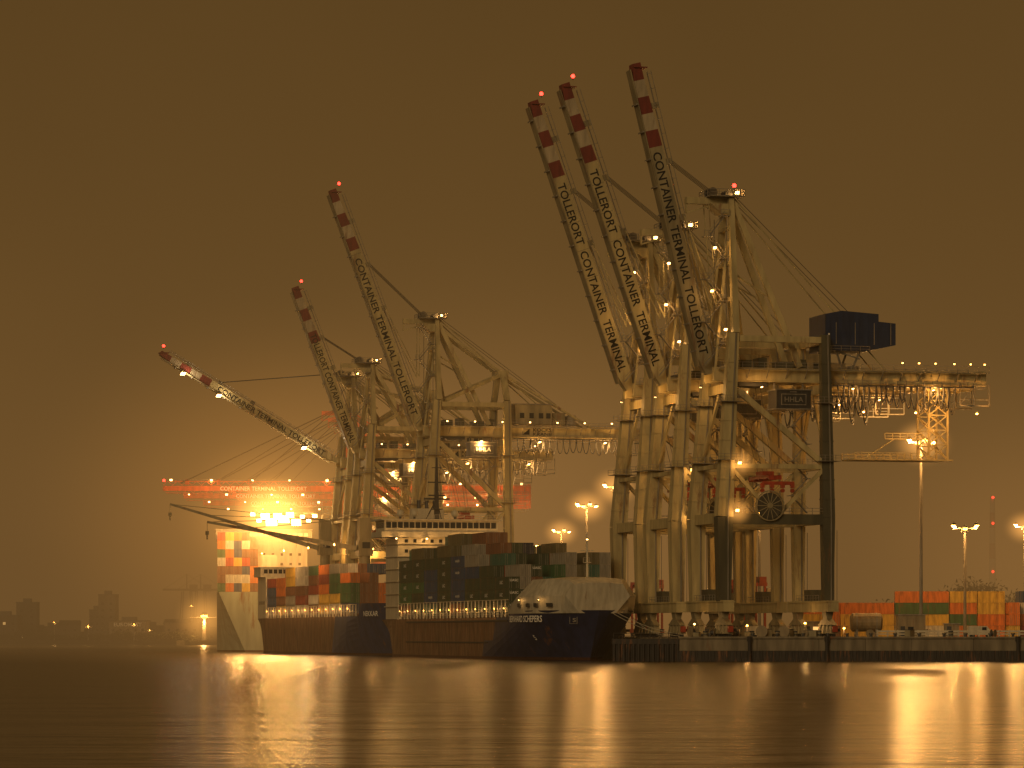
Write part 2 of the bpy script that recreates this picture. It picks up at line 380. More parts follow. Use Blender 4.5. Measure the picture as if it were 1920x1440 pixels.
    if kind in 'AB':
        b = MB(); b.text('HHLA',((x0+x1)/2,-6.44,(z0+z1)/2),(1,0,0),(0,0,1),3.9,1.0); b.obj('lettering',[STEEL if kind=='A' else LETW],eh)
    if kind == 'B':
        for tx_,zz_,hh_ in (('KOCKS',1.75,.95),('KRANE',.65,.85)):
            b = MB(); b.text(tx_,((g+10.5),-3.86,gz+zz_),(1,0,0),(0,0,1),5,hh_); b.obj('lettering',[LETTER],C)
        b = MB(); b.prism([(g+5,gz+.4),(g+7,gz+2.1),(g+7,gz+.4)],-3.85,-3.78); b.obj('emblem',[LETTER],C)
    b = MB(); tx = 7.5
    b.box((tx-3,-3.4,gz-1.0),(tx+3,3.4,gz-.25),1)
    b.prism([(tx-3.4,gz-4.4),(tx-.8,gz-4.4),(tx-.6,gz-1.4),(tx-3.8,gz-1.4)],-2.6,-.4,0); b.box((tx-3.75,-2.66,gz-3.4),(tx-1,-2.6,gz-2),2)
    b.obj('trolley', [CREAMD, DARK, GLASS], C)
    b = MB(); sz = 31.5 if kind!='C' else 30; tx2 = 11
    for x in (tx2-1.1,tx2+1.1):
        b.box((x-.22,-6,sz-.2),(x+.22,6,sz+.4))
    for y in (-6,-3,0,3,6): b.box((tx2-1.3,y-.25,sz-.5),(tx2+1.3,y+.25,sz+.3))
    b.box((tx2-1.2,-2,sz+.5),(tx2+1.2,2,sz+1.3)); b.box((tx2-3,-7.2,sz-1.6),(tx2+3.6,-6.9,sz-.9))
    for x in (-3,-1,1.2,3.2): b.box((tx2+x-.35,-7.5,sz-2.2),(tx2+x+.35,-6.7,sz-1.2)); b.tube((tx2+x,-7.4,sz-2.7),(tx2+x,-6.8,sz-2.7),.4,8)
    for x in (-1,1):
        for y in (-1.5,1.5): b.tube((tx2+x,y,sz+1.3),(tx+x*2,y,gz-1),.05,4,1)
    b.obj('spreader', [SPRED, DARK], C)
    b = MB(); cx, cz_ = 8.6, kz+2.2; yy = -9.9
    N_ = 28
    p_ = lambda r,t,dy=0: (cx+r*math.cos(t), yy+dy, cz_+r*math.sin(t))
    for i in range(N_):
        t0 = 2*math.pi*i/N_; t1 = 2*math.pi*(i+1)/N_
        b.beam(p_(2.9,t0),p_(2.9,t1),.5,.22,2)
        if i % 2 == 0: b.beam(p_(.3,t0,-.12),p_(2.9,t0,-.12),.10,.14,2)
    b.tube((cx,yy-.4,cz_),(cx,yy+1.0,cz_),.55,12,2); b.tube((cx,yy+.02,cz_),(cx,yy+.18,cz_),2.55,28,1)
    b.obj('cable_reel', [DARK, paint('reel_cable',(.07,.06,.04),.6,.5,1.5), CREAMD], C)
    if kind != 'C':
        b = MB(); x = 24.0; y = -6.2
        if s is not None and s < 100:
            while x < rear-9:
                w = R.uniform(1.1,1.9); dp = R.uniform(2.6,5.6)
                pts = [Vector((x+w*t, y, gz-.8-dp*(1-(2*t-1)**2)**.8)) for t in [i/8 for i in range(9)]]
                b.path(pts,.14,4); pts2 = [p+Vector((.2,.25,-.5 if 0<i<8 else 0)) for i,p in enumerate(pts)]; b.path(pts2,.11,4)
                x += w*R.uniform(.75,1.0)
        else:
            while x < rear-6:
                w = 1.8; dp = R.uniform(3.4,4.2)
                pts = [Vector((x+w*t, y, gz-.8-dp*(1-(2*t-1)**2)**.6)) for t in [i/8 for i in range(9)]]
                b.path(pts,.11,4); x += w
        b.beam((23,y,gz-.7),(rear-4,y,gz-.7),.2,.2); b.obj('festoon_cable', [RUBBER], C)
    if kind == 'A' and s == 0:
        b = MB(); xs = (44.5,48.5); z0, z1 = gz-15, gz-.2
        for x in xs:
            for y in (-3,3): b.beam((x,y,z0),(x,y,z1),.35,.35)
        nz = 5
        for i in range(nz):
            za_, zb = z0+(z1-z0)*i/nz, z0+(z1-z0)*(i+1)/nz
            for y in (-3,3):
                b.beam((xs[0],y,za_),(xs[1],y,zb),.2,.2); b.beam((xs[1],y,za_),(xs[0],y,zb),.2,.2); b.beam((xs[0],y,zb),(xs[1],y,zb),.22,.22)
            for x in xs: b.beam((x,-3,za_),(x,3,zb),.2,.2)
        b.box((28.5,-3.6,z0-.25),(49.5,3.6,z0),0)
        b.rail((28.5,-3.6,z0),(43.5,-3.6,z0),1.2,1.5,.12); b.rail((28.5,3.6,z0),(43.5,3.6,z0),1.2,1.5,.12)
        b.beam((31,-3.5,z0+.2),(37,-3.5,z0+4),.5,.15); b.beam((35,-3.5,z0+4),(43,-3.5,z0+4),.2,.2)
        b.rail((35,-3.5,z0+4),(43,-3.5,z0+4),1.1,1.4,.12)
        b.obj('service_platform', [CREAM], C)
        for x_ in (38,41.5,45,49,52.5,55.5): floodlight((x_,-5.4,gz+4.0), C, 0, SODIUM, .35)
        floodlight((40,-7.4,gz-6), C, 4200, SODIUM, .4, (1,.42,.09)); floodlight((53,-7.4,gz-6), C, 4200, SODIUM, .4, (1,.42,.09)); floodlight((29,-7.4,gz-6), C, 2000, SODIUM, .3, (1,.42,.09))  # lamps added below the girder to turn its rear end orange
    if kind == 'A' or kind == 'D':
        floodlight((4.4,-2.4,za+.6), C, 900*lit, WARM, .9)
        for z_,x_ in ((gz+26,-.6),(gz+17.5,-1.2),(gz+10,1.6)): floodlight((x_,-3.6,z_), C, 380*lit, WARM, .7, d=(.1,-.7,-.7))
        floodlight((1.6,-10.8,kz+1.2), C, 250*lit, SODIUM, .8, (1,.5,.14)); floodlight((2.4,-9.9,34), C, 250*lit, SODIUM, .8,(1,.5,.14))
        for x_ in (8,27,44): floodlight((x_,-6.8,gz-1.4), C, 700*lit*(2.4 if x_ > 30 else 1), WARM, .5, (1,.48,.13), d=(.1,-.2,-1))
        floodlight((-2.4,0,gz-1.2), C, 900*lit, WARM, .5, d=(-.1,.1,-1))
    else:
        for x_ in ((2,-4),(14,-6.9),(30,-6.8),(48,-6.8)): floodlight((x_[0],x_[1],gz-1.6), C, 2600*lit, WARM, .9, d=(.1,-.3,-1))
        if kind == 'B':
            floodlight((4.4,-2.4,za+.6), C, 900*lit, WARM, .6); floodlight((1.2,-10.9,kz+1.2), C, 2200*lit, SODIUM, .7)
            for i in range(7): floodlight((5+i*7.5,-6.2,gz+3.6), C, 0, WARM, .45)
    if kind == 'C':
        for i in range(9):
            p = bp(3+i*(L-6)/8+R.uniform(-1.5,1.5),-1.9 if i%2 else 2.6,-W-.3); floodlight(p, C, 400 if i%3==0 else 0, WARM, R.uniform(.5,.9), (1,.45,.12))
        for i in range(12): floodlight((4+i*4.8,-6.4,gz+(2.8 if i%2 else -1.5)), C, 600 if i%4==0 else 0, WARM, R.uniform(.5,.9))
    def warn(p):
        b = MB(); b.ball((0,0,.5),.42,0); b.tube((0,0,-.3),(0,0,.3),.12,6,1); b.obj('warning_light',[WARN, DARK],C,p)
    if kind != 'A' or s != 0: warn(bp(L+.3, 1.6, 0)+Vector((.6,0,.4)))
    else: warn((4.6,0,za+1.8))
    return C

crane(0, 50.5, 87, 62.5, 76, 'CONTAINER TERMINAL TOLLERORT', 56.5, 21, 'A', label='tall cream quay crane with raised boom and dark blue machinery house', lit=1)
crane(30, 50.5, 84, 64.5, 71.0, 'TOLLERORT  CONTAINER  TERMINAL', 50, 21, 'D', label='cream quay crane with raised striped boom and red warning light', lit=1.2)
crane(54, 51, 84, 64, 70.8, 'TOLLERORT  CONTAINER  TERMINAL', 48, 21, 'D', label='cream quay crane with raised striped boom beside two others', lit=1.2)
crane(243, 53, 84, 67, 69.3, 'CONTAINER TERMINAL TOLLERORT', 60, 21, 'B', label='cream quay crane with raised boom standing behind the container ship', lit=1.4)
crane(320, 51, 78, 50, 69.0, 'TOLLERORT CONTAINER TERMINAL', 56, 21, 'B', label='cream quay crane with short raised boom beside the geared ship', lit=1.4)
crane(345, 49.5, 76, 60.5, 30.5, 'CONTAINER TERMINAL TOLLERORT', 56, 21, 'B', label='cream quay crane with half-lowered striped boom over the water', lit=1.4, boomlamps=(.86,.66,.18))
R5 = math.atan(.08)
for i,(yy) in enumerate((1112,1147,1182)):
    crane(None, 45-i*1.0, 71, 54-i*3, 0, 'CONTAINER TERMINAL TOLLERORT', 60, 21, 'C', pos=(-54-.08*(yy-1110)+i*3,yy), rz=R5, label='red quay crane with lowered boom working a large container ship', lit=2.0, group='red cranes at the far berth')

# ------------------------------------------------------------------ containers
CC = {'green':(.05,.14,.055),'darkgreen':(.05,.075,.04),'blue':(.035,.07,.15),'red':(.30,.055,.028),'brown':(.23,.10,.048),'olive':(.15,.13,.06),
      'grey':(.34,.31,.25),'white':(.66,.61,.50),'orange':(.72,.20,.03),'yellow':(.72,.46,.07),'teal':(.05,.15,.11),'navy':(.03,.038,.07),'scarlet':(.50,.07,.03)}
CW, CH = 2.44, 2.59
CM = {}
def cont_mesh(col, L=12.2, logo=None):
    key = (col,L,logo)
    if key in CM: return CM[key]
    b = MB(); w = CW/2; l = L/2
    b.box((-l+.08,-w+.06,.08),(l-.08,w-.06,CH-.06))
    for x in (-l,l-.16):
        for y in (-w,w-.16): b.box((x,y,0),(x+.16,y+.16,CH))
    for z in (0,CH-.14):
        for y in (-w,w-.14): b.box((-l+.16,y+.001,z+.001),(l-.16,y+.139,z+.139))
        for x in (-l,l-.14): b.box((x+.001,-w+.16,z+.001),(x+.139,w-.16,z+.139))
    n = int(L/.55)
    for i in range(n):
        x = -l+.3+i*(L-.6)/n
        for y in (-w+.02,w-.06): b.box((x,y,.16),(x+.26,y+.04,CH-.16))
    for k in range(7):
        y = -w+.22+k*.3; b.box((-l+.03,y,.16),(-l+.08,y+.16,CH-.16))
    for y in (-w+.2,-w+.62,.42+.0,w-.36): b.box((l-.08,y,.12),(l-.02,y+.07,CH-.12),1)
    b.box((l-.08,-.03,.14),(l-.05,.03,CH-.14),2)
    for k in range(7):
        y = -w+.22+k*.3; b.box((l-.08,y+.1,.16),(l-.055,y+.2,CH-.16),0)
    if logo:
        Wd = min(L*.75, len(logo)*.62)
        b.text(logo,(0,-w-.015,CH*.55),(1,0,0),(0,0,1),Wd,.75,3); b.text(logo,(0,w+.015,CH*.55),(-1,0,0),(0,0,1),Wd,.75,3)
        b.text(logo,(l+.015,0,CH*.72),(0,1,0),(0,0,1),min(1.9,len(logo)*.46),.5,3)
    me = b.mesh('shipping_container',[paint('container_'+col,CC[col],.5,.45,.4,rust=.22),STEEL,DARK,LETW if col not in('white','grey','yellow') else LETTER])
    CM[key] = me; return me
NC = []
LBL = {'scarlet':'bright red','olive':'olive','green':'green','darkgreen':'dark green','blue':'blue','red':'dark red','brown':'rust brown','grey':'grey','white':'off-white','orange':'orange','yellow':'yellow','teal':'teal','navy':'dark navy'}
def put_container(M, col, L, where, group, logo=None, flip=False):
    o = bpy.data.objects.new('shipping_container', cont_mesh(col,L,logo)); COL.objects.link(o)
    o.matrix_world = M @ (Matrix.Rotation(math.pi,4,'Z') if flip else Matrix.Identity(4))
    o['label'] = f"{LBL[col]} corrugated shipping container {where}"; o['category'] = 'shipping container'; o['group'] = group
    NC.append(o)
LOGO = {'green':[None,'EVERGREEN','UASC'],'darkgreen':['UASC',None],'blue':[None,'HANJIN'],'navy':[None,'UASC'],'white':[None,'HANJIN'],'orange':[None],'red':[None,'TRITON'],'grey':[None]}

# ------------------------------------------------------------------ ships
def cl(v,a=0,b=1): return max(a,min(b,v))
class Hull:
    def __init__(s,L,B,zs,zf,rake=7,fore=.84,full=1.0): s.L=L;s.B=B;s.zs=zs;s.zf=zf;s.rake=rake;s.fore=fore;s.full=full
    def top(s,t): return s.zs+(s.zf-s.zs)*cl((t-s.fore)/.012)
    def hb(s,t,z):
        k = cl(z/s.zf); ts = .70+.13*k; f = 1.0
        if t > ts: f = max(0,1-((t-ts)/(1-ts))**(1.7+s.full*k))**(.85-.15*s.full*k)
        if t < .12: f *= 1-((.12-t)/.12)**2*.6*(1-k)
        return s.B/2*f
    def X(s,t,z): return t*(s.L-s.rake*(1-cl(z/s.zf)))
    def yx(s,x,z): return s.hb(x/(s.L-s.rake*(1-cl(z/s.zf))),z)
    def build(s,mats,parent,split=None,boot=.55):
        ts = [0,.03,.06,.1,.2,.3,.4,.5,.6,.7,.75,.79,s.fore-.001,s.fore+.012,.86,.88,.9,.92,.94,.955,.97,.98,.99,.996,1]
        ks = [-.15,0,boot/s.zf,.3,.45,.6,.72,.84,1]
        ts = sorted(ts)
        b = MB(); n = len(ks); V = []
        for t in ts:
            for sy in (-1,1):
                for k in ks:
                    z = k*s.top(t) if k > .2 else k*s.zf
                    V.append((s.X(t,z), sy*s.hb(t,max(z,0)), z))
        F = []; Mi = []
        def idx(i,sd,k): return i*2*n+sd*n+k
        for i in range(len(ts)-1):
            for k in range(n-1):
                mi = 1 if k < 2 else (2 if split and ts[i] < split+.05*k/n*2 else 0)
                F.append((idx(i,0,k),idx(i+1,0,k),idx(i+1,0,k+1),idx(i,0,k+1))); Mi.append(mi)
                F.append((idx(i,1,k),idx(i,1,k+1),idx(i+1,1,k+1),idx(i+1,1,k))); Mi.append(mi)
            F.append((idx(i,0,n-1),idx(i+1,0,n-1),idx(i+1,1,n-1),idx(i,1,n-1))); Mi.append(3)
        for k in range(n-1): F.append((idx(0,0,k),idx(0,0,k+1),idx(0,1,k+1),idx(0,1,k))); Mi.append(0 if k>1 else 1)
        b.v = V; b.f = F; b.m = Mi
        return b.obj('hull', mats, parent)
    def ptext(s,b,body,xc,zc,W,H,mi=0,off=.14,vert=False):
        vs,fs = text_geo(body)
        pts = []
        for x,y in vs:
            X_, Z_ = xc+x*W, zc+y*H; pts.append((X_, -s.yx(X_,zc+.4*H if vert else Z_)-off, Z_))
        b.add(pts,fs,mi)
    def strip(s,b,x0,x1,z,h,mi=0,off=.08,n=20):
        for i in range(n):
            a,c = x0+(x1-x0)*i/n, x0+(x1-x0)*(i+1)/n
            ya,yc = -s.yx(a,z)-off, -s.yx(c,z)-off
            b.hexa([(a,ya,z),(c,yc,z),(c,yc+.2,z),(a,ya+.2,z),(a,ya,z+h),(c,yc,z+h),(c,yc+.2,z+h),(a,ya+.2,z+h)],mi)
SR = math.atan2(-CS, SN)
def ship_root(s_stern, t, label, rz=SR):
    return root('container_ship', (*Q(s_stern,t),0), rz, label, 'ship')
def windows(b, x, y0, y1, z, n, h, w, mi, sgn=1):
    for i in range(n):
        y = y0+(y1-y0)*(i+.5)/n; b.box((x,y-w/2,z),(x+.05*sgn,y+w/2,z+h),mi)

HB = paint('hull_navy',(.025,.034,.095),.4,.4,.15,rust=.06); HRED = paint('hull_boot_red',(.09,.035,.022),.6,.4,.3,rust=.3)
HBR = paint('hull_rust_warm_light',(.25,.145,.08),.6,.6,.35,rust=.5,bump=.6); DECK = paint('deck_red_brown',(.15,.07,.045),.7,.3,.5)  # aft hull brown: rust plus warm lamp reflection put into its base colour
SHW = paint('ship_white',(.55,.49,.36),.5,.25,.25,rust=.08); SHB = paint('ship_beige',(.46,.42,.32),.55,.3,.3,rust=.05)
L1,B1 = 151,23.4
S1 = ship_root(26+L1,-15.5,'blue-hulled container ship with beige covered foredeck moored at quay'); H1 = Hull(L1,B1,8.9,10.2,7,.82,1.7)
hull = H1.build([HB,HRED,HBR,DECK],S1,split=.66)
b = MB(); H1.ptext(b,'BERNHARD SCHEPERS',L1-18,8.5,17,1.35,vert=True); b.obj('lettering',[LETW],hull)
b = MB(); xc,zc = L1-3.2,8.2
H1.ptext(b,'S',xc,zc,.5,.8,vert=True)
for bx_ in ((xc-.55,xc-.48,zc-.7,zc+.7),(xc+.48,xc+.55,zc-.7,zc+.7),(xc-.55,xc+.55,zc-.77,zc-.7),(xc-.55,xc+.55,zc+.7,zc+.77)):
    x0,x1,z0,z1 = bx_; b.add([(x,-H1.yx(x,zc+.5)-.13,z) for x,z in ((x0,z0),(x1,z0),(x1,z1),(x0,z1))],[(0,1,2,3)])
b.obj('emblem',[STEEL],hull)
b = MB(); H1.ptext(b,'5',L1-17,4.6,.7,1.0); b.obj('lettering',[LETW],hull)
b = MB()
H1.strip(b,30,L1*.81,8.0,.35,0,.15,40); H1.strip(b,30,L1*.7,3.4,.3,0,.15,40)
b.obj('rubbing_strake',[DARK],hull)
b = MB()
secs = [(.815,.3,.98),(.860,4.2,.90),(.885,6.8,.82),(.93,6.9,.80),(.975,6.6,.80),(.992,5.6,.80)]
rings = []
for i,(t,up,tw) in enumerate(secs):
    h = H1.hb(t,10.2); x = H1.X(t,10.2); hm = max(h,6.5 if i > 3 else h)
    rings.append([(x,-h-.03,9.6),(x+.1,-hm-.35,10.2+min(2.9,up*.6)),(x+.6,-hm*tw,10.2+up*.94),(x+.6,-hm*.3,10.2+up),(x+.6,hm*.3,10.2+up),(x+.6,hm*tw,10.2+up*.94),(x+.1,hm+.35,10.2+min(2.9,up*.6)),(x,h+.03,9.6)])
V = [p for r in rings for p in r]; F = []
for i in range(len(rings)-1):
    for k in range(7): F.append((i*8+k,(i+1)*8+k,(i+1)*8+k+1,i*8+k+1))
F.append(tuple(range(8))); F.append(tuple((len(rings)-1)*8+k for k in range(8))[::-1])
b.add(V,F,0)
o = b.obj('foredeck_cover',[SHB],S1)
for xx in (L1-19,L1-14,L1-10.5,L1-6.5):
    b = MB(); y = -H1.yx(xx,10.2)-.5; y2 = -H1.yx(xx+1.1,10.2)-.5; zz = 10.9
    b.hexa([(xx,y-.06,zz),(xx+1.1,y2-.06,zz),(xx+1.1,y2+.3,zz),(xx,y+.3,zz),(xx,y-.1,zz+.8),(xx+1.1,y2-.1,zz+.8),(xx+1.1,y2+.3,zz+.8),(xx,y+.3,zz+.8)],0)
    b.obj('mooring_opening',[DARK],o)
for xx in (L1-17.0,L1-8.2):
    floodlight((xx,-H1.yx(xx,10.2)-.9,12.4),o,40,WARM,.25,d=(0,-.6,-1))
b = MB(); x = L1-9
b.tube((x,0,15.5),(x,0,26.5),.28,8,0,.14); b.beam((x,-1.4,22.5),(x,1.4,22.5),.15,.15); b.box((x-.5,-.7,20),(x+.5,.7,20.15)); b.rail((x-.5,-.7,20.15),(x-.5,.7,20.15),.9,.7,.06)
for k in range(9): b.box((x-.35,-.2,16+k*.9),(x-.25,.2,16.06+k*.9))
b.ball((x,0,24.8),.2,1); b.obj('foremast',[SHW,WARM],S1)
b = MB()
b.box((18,-10.2,8.6),(123,10.2,9.6)); b.obj('hatch_cover',[DECK],S1)
b = MB()
x = 20
while x < 122:
    b.box((x,-11.5,8.9),(x+.3,-11.3,12.6)); x += 3.2
b.rail((18,-11.5,9),(122,-11.5,9),1.1,1.6,.1); b.beam((18,-11.5,12.6),(122,-11.5,12.6),.15,.15)
b.obj('deck_railing',[SHB],S1)
b = MB()
b.box((3,-10.5,9),(16,10.5,28.5)); b.box((4,-8,28.5),(16.5,8,29.6))
for z in (12,15,18,21,24,27): b.box((2.8,-10.9,z-.1),(16.6,10.9,z+.1),0); windows(b,16.0,-9.5,9.5,z+.9 if z<27 else z+.3,9,.8,.8,2)
b.obj('superstructure',[SHW,STEEL,GLASS],S1)
b = MB()
b.box((6,-14.8,28.6),(17.2,14.8,29.9)); b.box((7.5,-14.0,29.9),(16.8,14.0,32.6)); b.box((6.6,-14.9,32.6),(17.6,14.9,32.95))
for i in range(19): y = -13.6+i*1.44; b.box((16.8,y,30.8),(16.86,y+1.2,32.2),1)
for i in range(6): b.box((8+i*1.4,-14.06,30.8),(9.1+i*1.4,-14.0,32.1),1)
b.rail((17.4,-14.8,32.95),(17.4,14.8,32.95),1.0,1.8,.09,0); b.rail((6.6,-14.8,32.95),(17.4,-14.8,32.95),1.0,1.8,.09,0)
b.obj('wheelhouse',[SHW,GLASS],S1)
b = MB(); x = 12
b.beam((x,0,33),(x,0,48),1.1,1.1,0,.4,.4); b.beam((x,-3.2,38),(x,3.2,38),.3,.4); b.beam((x,-2.2,42),(x,2.2,42),.25,.3); b.beam((x,-1.2,45.5),(x,1.2,45.5),.2,.2)
b.beam((x+.8,-2.2,38.8),(x+.8,1.8,38.8),.25,.35); b.box((x-1,-1.2,35.4),(x+1.4,1.2,35.6)); b.beam((x-3,-2,33),(x,0,38),.2,.2); b.beam((x-3,2,33),(x,0,38),.2,.2)
for y in (-5,5,-8.5): b.ball((x-2,y,34.6),.9,1,10); b.tube((x-2,y,33),(x-2,y,34),.3,6)
b.obj('radar_mast',[DARK,SHW],S1)
b = MB(); b.box((0.5,-4,26),(2.98,4,36)); b.box((.4,-4.1,31),(3.0,4.1,33.5),1)
for y in (-2,0,2): b.tube((2,y,36),(2,y,38),.5,8,2)
b.obj('funnel',[SHW,HB,DARK],S1)
for y in (-11.5,-4,5,11.5): floodlight((18.6,y,28.2),S1,500,WARM,.35,d=(1,0,-.5))
for xx in range(24,122,8): floodlight((xx,-11.9,10.8),S1,110,SODIUM,.3,(1,.5,.15),d=(0,-1,-.5))
b = MB()
for p,q in (((L1-3,2,10.6),(L1+13,13,4.9)),((L1-3.5,3,10.6),(L1+14,16,4.9)),((L1-12,9,10.4),(L1-2,15,4.9))):
    p = Vector(p); q = Vector(q); b.path([p.lerp(q,i/6)-Vector((0,0,1.2*math.sin(math.pi*i/6))) for i in range(7)],.06,4)
b.obj('mooring_line',[SHB],S1)
def world_of(rootobj,x,y,z,rz0):
    c,s_ = math.cos(rz0),math.sin(rz0)
    return Matrix.Translation((rootobj.location.x+x*c-y*s_, rootobj.location.y+x*s_+y*c, z)) @ Matrix.Rotation(rz0,4,'Z')
pal1 = ['darkgreen','darkgreen','olive','navy','blue','brown','brown','red','darkgreen','teal','grey','navy','brown','darkgreen','olive','green']
bays = [20+6.3+i*12.7 for i in range(8)]
# stepped stow: tier heights per bay (aft to forward) and column (outboard to quay side)
TT = [[5,6,6,5,6,6,5,6,5],[6,6,5,6,6,5,6,5,5],[5,6,7,6,6,6,5,5,6],[6,7,7,7,6,5,6,6,5],[5,6,7,7,5,6,5,5,6],[5,5,6,6,6,5,5,6,5],[4,5,5,4,5,5,5,4,5],[3,4,4,3,4,5,4,5,5]]
for bi,bx in enumerate(bays):
    for c in range(9):
        y = -10.0+c*2.5; T = TT[bi][c]
        if bi == 7 or c == 0: lo = 0
        elif c == 1: lo = 1
        else: lo = min(T-1, min(TT[bi+1][max(0,c-1):c+2])-1)
        colc = R.choice(pal1)
        for k in range(max(0,lo),T):
            if R.random() < .6: colc = R.choice(pal1)
            lg = R.choice(LOGO.get(colc,[None]))
            put_container(world_of(S1,bx,y,9.62+k*2.62,SR),colc,12.2,'stacked on the blue container ship','containers stacked on the ships',lg)
L2,B2 = 166,21
S2 = ship_root(192+L2,-13.2,'blue and rust geared container ship moored at the quay'); H2 = Hull(L2,B2,10,13.2,8,.86)
hull = H2.build([paint('hull_blue',(.035,.055,.15),.4,.4,.15,rust=.12),HRED,HBR,DECK],S2,split=.6)
b = MB(); H2.ptext(b,'NEKKAR',L2-16,10.6,8,1.3,vert=True); b.obj('lettering',[LETW],hull)
b = MB(); b.rail((18,-10.3,10),(140,-10.3,10),1.2,2,.1)
x = 20
while x < 140: b.box((x,-10.5,10),(x+.3,-10.2,13)); x += 3.5
b.beam((20,-10.4,13),(140,-10.4,13),.15,.15); b.obj('deck_railing',[SHB],S2)
b = MB(); b.box((18,-9.3,9.9),(140,9.3,10.8)); b.obj('hatch_cover',[DECK],S2)
b = MB(); b.box((3,-9.5,10),(15,9.5,22)); b.box((4,-10.8,22),(14,10.8,24.6)); b.box((3.6,-11,24.6),(14.4,11,24.9))
for z in (13,16,19): windows(b,15.0,-8.5,8.5,z+.6,8,.9,.8,1)
windows(b,14.0,-10,10,23,14,1.2,1.1,1)
for i in range(6): b.box((4.6+i*1.6,-9.56,14),(5.4+i*1.6,-9.5,15),1)
b.obj('superstructure',[SHW,GLASS],S2)
for xx in range(24,140,9): floodlight((xx,-10.9,12),S2,260,SODIUM,.4,(1,.5,.16),d=(0,-1,-.5))
for xx in (30,62,95,128): floodlight((xx,-13.5,28.5),S2,5000,SODIUM,.5,(1,.5,.16),d=(.3,-1,-.3))  # lamps added in open air outboard to brighten the container stacks
pal2 = ['brown','brown','red','orange','grey','white','white','blue','brown','yellow','green','orange']
for bi in range(8):
    bx = 26+bi*13.6 + (4 if bi > 3 else 0)
    for c in range(6):
        y = -8.8+c*2.5; T = [4,5,5,5,5,5,5,4][bi]-(1 if R.random() < .35 else 0)
        lo = 0 if c == 0 else T-1
        if bi == 7: lo = 0
        colc = R.choice(pal2)
        for k in range(lo,T):
            if R.random() < .7: colc = R.choice(pal2)
            put_container(world_of(S2,bx,y,10.82+k*2.62,SR),colc,12.2,'stacked on the geared ship','containers stacked on the ships')
def deck_crane(x, y, jl, az, el, ph=20):
    c = bpy.data.objects.new('deck_crane',None); COL.objects.link(c); c.parent = S2; c.location = (x,y,10); c['label'] = 'dark slewing deck crane with long jib'
    b = MB(); b.tube((0,0,0),(0,0,ph-6),1.5,14); b.box((-1.9,-1.9,ph-6),(1.9,1.9,ph-2)); b.box((-1.4,-1.6,ph-2),(1.4,1.6,ph+4)); b.box((1.9,-1,ph-4),(2.2,1,ph-2.4),1)
    b.obj('crane_post',[CREAMD,GLASS],c)
    b = MB(); a = az; dx,dy = math.cos(a),math.sin(a); e = rad(el)
    S = Vector((dx*2,dy*2,ph-4)); E = S+Vector((dx*math.cos(e),dy*math.cos(e),math.sin(e)))*jl
    sd = Vector((-dy,dx,0))
    up = Vector((0,0,1))
    for k in (-1,1):
        b.beam(S+sd*k*1.1,E+sd*k*.35,.5,1.3,0,.3,.6)
    for i in range(12):
        f = i/12; f2 = (i+1)/12
        b.beam(S.lerp(E,f)+sd*(1.1-.75*f),S.lerp(E,f2)-sd*(1.1-.75*f2),.18,.18)
    b.tube(Vector((0,0,ph+4)),E,.08,4); b.tube(Vector((0,.5,ph+4)),S.lerp(E,.75),.08,4)
    b.tube(E,E-up*2.4,.06,4); b.box(tuple(E-Vector((.4,.4,3.4))),tuple(E-Vector((-.4,-.4,2.4)))); b.tube(E-up*3.4,E-up*4.6,.2,6)
    b.obj('jib',[CREAMD],c)
AZ = rad(180)-SR
deck_crane(34,4,44,AZ,16.5,24); deck_crane(112,-2,40,AZ,10,22)
b3 = (-76.2,1092)
S3 = root('container_ship',(b3[0],b3[1],0),math.pi/2+R5,'large pale container ship loaded under the red cranes','ship')
H3 = Hull(230,29.5,18.5,20,8,.9)
hull = H3.build([paint('hull_pale',(.30,.32,.24),.5,.3,.1,rust=.15),HRED,HBR,DECK],S3)
b = MB(); b.box((16,-13.5,18.5),(28,13.5,35)); b.box((17,-15,35),(26,15,38)); b.box((16.5,-15.2,38),(26.5,15.2,38.3))
for z in (21,24,27,30): windows(b,16.0,-12.5,12.5,z,9,.8,.8,1,-1)
windows(b,17.0,-14,14,36,16,1.1,1.2,2,-1)
b.box((4,-4,18.5),(9,2,30)); b.rail((16,-13.5,35),(16,13.5,35),1,2,.1)
b.obj('superstructure',[SHW,GLASS,WINLIT],S3)
pal3 = ['white','yellow','orange','green','white','brown','scarlet','yellow','blue','orange']
for c in range(5):
    y = 13.2-c*2.5
    for k in range(7 if c < 4 else 5):
        put_container(world_of(S3,7.5,y,18.6+k*2.62,math.pi/2+R5),R.choice(pal3),12.2,'stacked on the large ship','containers stacked on the ships',None,True)

WB = root('light_gantry',(-70,1088,QZ),R5,'steel lighting mast with blazing floodlights above the far ship','light mast')
b = MB()
b.tube((12,2,0),(12,2,40),.7,10,0,.45); b.beam((14,2,38),(-10,-1,38),.5,.6); b.beam((14,2,40),(-10,-1,40),.3,.3)
for i in range(12): b.beam((14-i*2,2-i*.25,38),(13-i*2,2-i*.25-.12,40),.15,.15)
b.obj('mast_frame',[STEEL],WB)
for i in range(11):
    x = -9.5+i*1.9
    floodlight((x,-1.5+i*.2,(35.6 if i%2 else 37.2)+R.uniform(-.5,.5)),WB,6000 if i%2 else 0,HOT,(2.4,3.2)[i%2]+R.uniform(0,.8) if 1<i<8 else 1.5,ORG,d=(-.1,-.9,-.5))
plight((-14,-6,36),22000,WB,ORG,1.2)

